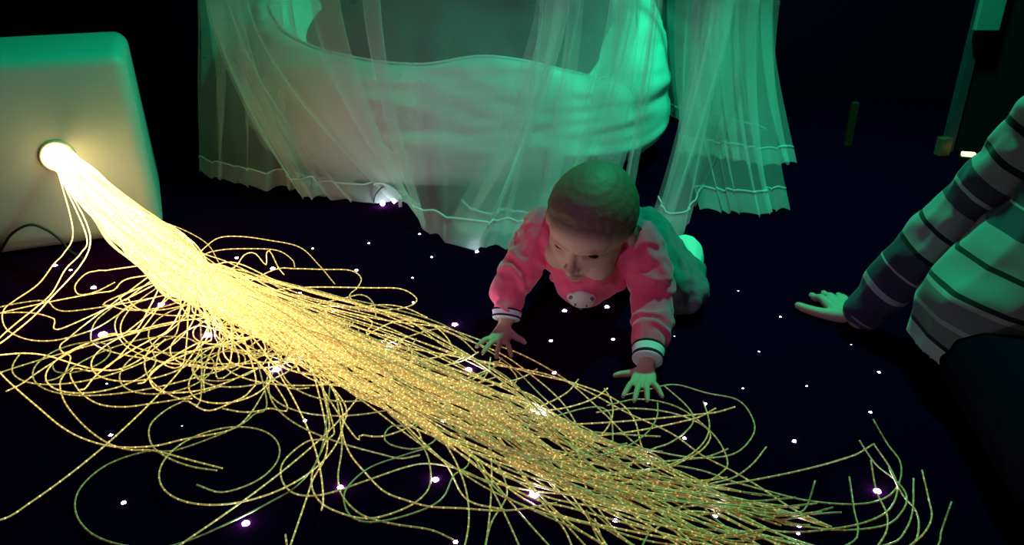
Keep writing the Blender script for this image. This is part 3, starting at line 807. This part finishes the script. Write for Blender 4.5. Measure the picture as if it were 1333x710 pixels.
# trousers and socks
bm = bmesh.new()
chain(bm, [HIP.lerp(CHE, .20), HIP+Vector((.0, .01, 0)), HIP+Vector((.01, .03, -.005))], [0.079, 0.084, 0.070], 4)
for h_, k_, f_ in ((HR, KR, FR), (HL, KL, FL)):
    chain(bm, [h_, h_.lerp(k_, .5)+Vector((.006, -.004, .0)), k_, k_.lerp(f_, .5), k_.lerp(f_, .86)], [0.062, 0.056, 0.043, 0.039, 0.032], 4)
me = union(bm, 'trousers', 0.0035, 5)
c = coords(me); nn = normals(me)
nz = np.array([noise.noise(Vector((v[0]*46, v[1]*14, v[2]*26)))*0.011+noise.noise(Vector(v)*40)*0.004 for v in c])
c = c+nn*nz[:, None]; c[:, 2] = np.maximum(c[:, 2], 0.001); set_coords(me, c)
link('trousers', me, M_grey_jersey, baby)
for f_, k_ in ((FR, KR), (FL, KL)):
    dv = (f_-k_).normalized(); bm = bmesh.new()
    chain(bm, [k_.lerp(f_, .80)+Vector((0, 0, .004)), f_+Vector((0, 0, .008)), f_+dv*.035+Vector((-.004, 0, .012)), f_+dv*.07+Vector((-.012, 0, .004))], [.034, .038, .036, .028], 4)
    me = union(bm, 'sock', 0.003, 6); c = coords(me); c[:, 2] = np.maximum(c[:, 2], .001); set_coords(me, c)
    link('sock', me, M_sock, baby)
# bear patch on the chest, laid onto the cloth
def patch(name, cx, cy, rx, ry, lift, m, parent, rot=0.0):
    n1, n2 = 6, 28; pts, faces = [], []
    for i in range(n1+1):
        for j in range(n2):
            a = 2*math.pi*j/n2; r = i/n1
            x, y = rx*r*math.cos(a), ry*r*math.sin(a)
            px, py = cx+x*math.cos(rot)-y*math.sin(rot), cy+x*math.sin(rot)+y*math.cos(rot)
            hit, nrm, _, _ = jbvh.ray_cast(EYE, ray(px, py).normalized())
            if hit is None:
                pts.append(pts[-n2] if len(pts) >= n2 else EYE+ray(cx, cy)); continue
            if nrm.dot(ray(px, py)) > 0: nrm = -nrm
            pts.append(hit+nrm*lift*(1.0 if r < .85 else 0.3))
    for i in range(n1):
        for j in range(n2):
            k = (j+1) % n2; faces.append((i*n2+j, i*n2+k, (i+1)*n2+k, (i+1)*n2+j))
    o = link(name, np_mesh(name, pts, faces), m, parent); return o
M_bear = mat('cream_felt', (0.70, 0.64, 0.50), 0.95, 0.1, bump=(500, 0.3, .001)); M_bear2 = mat('brown_felt', (0.22, 0.13, 0.07), 0.95)
pb = patch('bear_patch', 757, 390, 17, 11, .0035, M_bear, baby, 0.08)
for a_ in ((744, 386, 5.5, 5), (770, 388, 5.5, 5)):
    e = patch('ear', *a_, .0030, M_bear, baby); e2 = patch('inner_ear', a_[0], a_[1], 2.8, 2.6, .0042, M_bear2, baby)
for a_ in ((750, 395, 1.5, 1.6), (763, 396.5, 1.5, 1.6), (756, 400, 2, 1.3)):
    patch('stitched_feature', *a_, .0046, M_bear2, baby)

# ------------------------------------------------------------------ the adult leaning on one arm
AW = G(1120, 412, 0.032); ASH = Vector((0.868, 1.13, 0.510))
fdir = Vector((-0.5, -0.86, 0)); rdir = Vector((-0.86, 0.5, 0))
CH2 = ASH-rdir*0.165+Vector((0, 0, -.02)); HP2 = Vector((0.83, 1.11, 0.10))
AEL = AW.lerp(ASH, .5)+Vector((0.02, 0.03, -.0))
SH2 = CH2-rdir*0.165+Vector((0, 0, .02))
LEL = SH2+Vector((.10, -.16, -.20)); LWR = Vector((1.02, .70, .24))
HPR, HPL = HP2+rdir*0.065+Vector((0, -.01, -.022)), HP2-rdir*0.085
KN1 = Vector((0.70, 0.70, 0.085)); FT1 = Vector((0.95, 0.45, 0.06)); KN2 = Vector((1.02, 0.68, 0.28)); FT2 = Vector((1.0, .32, .05))
HD2 = CH2+Vector((-.05, -.03, .29))
adult = empty('person', (1.0, 1.05, 0), 'seated adult in a striped jumper and dark trousers, propped on one hand', 'person')
bm = bmesh.new()
chain(bm, [HP2, HP2.lerp(CH2, .5), CH2], [.08, .10, .115], 4); chain(bm, [ASH, CH2, SH2], [.052, .09, .052], 3)
chain(bm, [ASH, AEL, AW], [.045, .036, .025], 4); chain(bm, [SH2, LEL, LWR], [.045, .036, .025], 4)
chain(bm, [HPR, KN1, FT1], [.065, .045, .034], 4); chain(bm, [HPL, KN2, FT2], [.065, .045, .034], 4)
chain(bm, [FT1, FT1+Vector((.05, -.17, -.02))], [.036, .028]); chain(bm, [FT2, FT2+Vector((-.02, -.18, -.015))], [.036, .028])
chain(bm, [CH2, HD2+Vector((0, .02, -.1))], [.065, .05])
hf = Vector((-.8, -.3, -.5)).normalized(); hr = hf.cross(Vector((0, 0, 1))).normalized(); hu = hr.cross(hf); HM2 = Matrix((hr, hf, hu)).transposed()
def h2(x, y, z): return HD2+HM2@Vector((x, y, z))
ell(bm, h2(0, -.012, .03), (.074, .092, .085), HM2); ell(bm, h2(0, .03, -.045), (.056, .056, .075), HM2)
chain(bm, [h2(0, .085, .015), h2(0, .105, -.02)], [.008, .012]); chain(bm, [h2(-.02, .085, -.062), h2(0, .092, -.06), h2(.02, .085, -.062)], [.006, .008, .006])
for s_ in (-1, 1): ell(bm, h2(.076*s_, -.01, 0), (.009, .018, .03), HM2)
hand(bm, AW, G(1082, 372)-G(1118, 412), G(1040, 398)-G(1118, 412), 0.168, fan=(10, 0, -10, -20), thumb_ang=52, curl_=.9, lens=(.32, .34, .32, .26), arch=.05, thumb_len=.48)
lf = Vector((-.3, -.9, 0))
hand(bm, LWR, lf, Vector((-.9, .3, 0)), 0.165, z0=LWR.z-.03)
me = union(bm, 'body', 0.0038, 4); set_attr(me, 'lip', np.zeros(len(me.vertices)))
link('body', me, M_skin2, adult)
for s_ in (-1, 1):
    bm = bmesh.new(); bmesh.ops.create_uvsphere(bm, u_segments=12, v_segments=8, radius=.012)
    link('eye', bm_mesh(bm, 'eye', Matrix.Translation(h2(.032*s_, .074, .005))), M_eye, adult)
bm = bmesh.new(); ell(bm, h2(0, -.018, .038), (.083, .098, .092), HM2); chain(bm, [h2(0, -.09, 0), h2(0, -.10, -.12), h2(0, -.09, -.2)], [.05, .05, .03])
for s_ in (-1, 1): chain(bm, [h2(.06*s_, .02, .08), h2(.08*s_, 0, 0), h2(.075*s_, -.02, -.12)], [.03, .025, .02])
link('hair', union(bm, 'hair', .005, 4), M_hair2, adult)
# striped jumper: torso and sleeves
GREY, NAVY, LITE, BLK = (.34, .31, .32), (.055, .045, .075), (.42, .44, .42), (.008, .008, .01)
seq = [(NAVY, .045), (LITE, .012), (NAVY, .038), (LITE, .006), (NAVY, .040), (BLK, .008), (GREY, .040), (BLK, .009), (GREY, .042), (NAVY, .032), (LITE, .006), (NAVY, .034), (GREY, .028), (BLK, .012), (GREY, .040), (BLK, .011), (GREY, .06), (NAVY, .03), (LITE, .006), (NAVY, .04), (GREY, .2)]
stops, acc = [], 0.0
for col, wd in seq: stops.append((min(acc, 1), col)); acc += wd
M_sleeve = ramp_mat('striped_knit_sleeve', 's', stops)
seq2 = [((.62, .64, .60), .026), (BLK, .006), ((.22, .22, .23), .030), (LITE, .008), ((.20, .20, .21), .034), (LITE, .007), ((.02, .02, .025), .010), (GREY, .040), (BLK, .009), (GREY, .045), (NAVY, .04), (LITE, .006), (NAVY, .04), (GREY, .05), (BLK, .01), (GREY, .3)]
stops2, acc = [], 0.0
for col, wd in seq2: stops2.append((min(acc, 1), col)); acc += wd
M_torso = ramp_mat('striped_knit_body', 's', stops2)
bm = bmesh.new(); chain(bm, [HP2+Vector((0, 0, .01)), HP2.lerp(CH2, .3), HP2.lerp(CH2, .6), CH2], [.162, .156, .142, .135], 5); chain(bm, [ASH, CH2+Vector((0, 0, .01)), SH2], [.062, .10, .062], 3)
me = union(bm, 'jumper', .006, 5); c = coords(me); nn = normals(me)
nz = np.array([noise.noise(Vector((v[0]*10, v[1]*10, v[2]*16)))*0.012 for v in c]); c = c+nn*nz[:, None]; set_coords(me, c)
hz = c[:, 2]-0.060+0.10*(c[:, 0]-0.75)
set_attr(me, 's', np.clip(hz, 0, 1)); delete_where(me, hz < -0.002)
link('jumper', me, M_torso, adult)
for a_, b_, c_, t1 in ((ASH, AEL, AW, .97), (SH2, LEL, LWR, .95)):
    bm = bmesh.new(); end = b_.lerp(c_, t1-.05)
    chain(bm, [a_, a_.lerp(b_, .5), b_, b_.lerp(c_, .5), end], [.066, .061, .055, .050, .042], 5)
    me = union(bm, 'sleeve', .0045, 4); c = coords(me); nn = normals(me)
    ax = np.array((a_-c_).normalized()); sl_ = (c-np.array(end))@ax
    nz = np.array([noise.noise(Vector((v[0]*14, v[1]*14, v[2]*20)))*0.010+noise.noise(Vector(v)*34)*.003 for v in c]); c = c+nn*nz[:, None]
    set_coords(me, c); set_attr(me, 's', np.clip(sl_, 0, 1)); 
    so = link('sleeve', me, M_sleeve, adult)
    q2 = (a_-c_).to_track_quat('Z', 'Y').to_matrix().to_4x4()
    link('bracelet', torus_mesh('bracelet', .034, .0022, Matrix.Translation(b_.lerp(c_, t1+.01)) @ q2, 32, 8), M_grey, adult)
bm = bmesh.new()
chain(bm, [HPR, HP2, HPL], [.078, .09, .09], 3)
chain(bm, [HPR, HPR.lerp(KN1, .5), KN1, KN1.lerp(FT1, .5), KN1.lerp(FT1, .92)], [.078, .078, .072, .064, .055], 4)
chain(bm, [HPL, HPL.lerp(KN2, .5), KN2, KN2.lerp(FT2, .5), KN2.lerp(FT2, .92)], [.078, .078, .072, .064, .055], 4)
me = union(bm, 'trousers', .007, 5); c = coords(me); c[:, 2] = np.maximum(c[:, 2], .001); set_coords(me, c)
link('trousers', me, M_denim, adult)

# ------------------------------------------------------------------ dark far corner: door edge, light leaking under it, brown reflection
db = G(1232, 196)
dr = empty('door_1', (db.x, db.y, 0), 'dark blue door standing ajar with a thin pale grey edge', 'door'); dr['kind'] = 'structure'
def vbox(name, size, loc, m, parent, rz=0.0, bev=0.0):
    return link(name, bm_mesh(box_bm(size, bev), name, Matrix.Translation(loc) @ Matrix.Rotation(rz, 4, 'Z')), m, parent, smooth=False)
vbox('edge_strip', (.028, .03, 2.0), (db.x, db.y, 1.0), mat('dull_metal_strip', (.07, .06, .085), .5), dr)
vbox('leaf', (.60, .03, 2.0), (db.x+.316, db.y+.012, 1.0), mat('dark_blue_door', (.006, .007, .014), .6), dr)
pz = D(1278, 40, db.y-.03)
pn = tag(vbox('hanging_board', (.075, .02, .40), (pz.x+.012, db.y-.03, pz.z+.20), M_panel, None, 0, .003), 'pale board hanging on the door edge, catching green light', 'board')
np_ = G(1259, 208)
dlg = empty('door_leak_glow', np_, 'added glowing strip standing in for warm light leaking under the door', 'light leak')  # no lamp here: glow added for light leaking under the door
vbox('base', (.05, .03, .012), (np_.x, np_.y, .006), M_dark, dlg, -.3, .002)  # dark footing added beneath the glowing strip
vbox('leaked_light', (.040, .022, .012), (np_.x, np_.y, .018), emit('warm_glow', (1, .72, .32), 2.2), dlg, -.3, .002)
bl = G(1224, 199)
vb = tag(vbox('wooden_block', (.04, .03, .06), (bl.x-.012, bl.y-.03, .03), M_wood, None, .2, .003), 'small brown wooden block at the foot of the door', 'block')
po = G(1103, 190)
tag(vbox('brown_reflection', (.022, .022, .15), (po.x, po.y, .075), mat('reflection_brown', (.05, .022, .01), .5), None, 0, .003), 'thin dark upright added as a faint brown reflection near the back wall', 'reflection')  # upright added in place of a blurred brown reflection
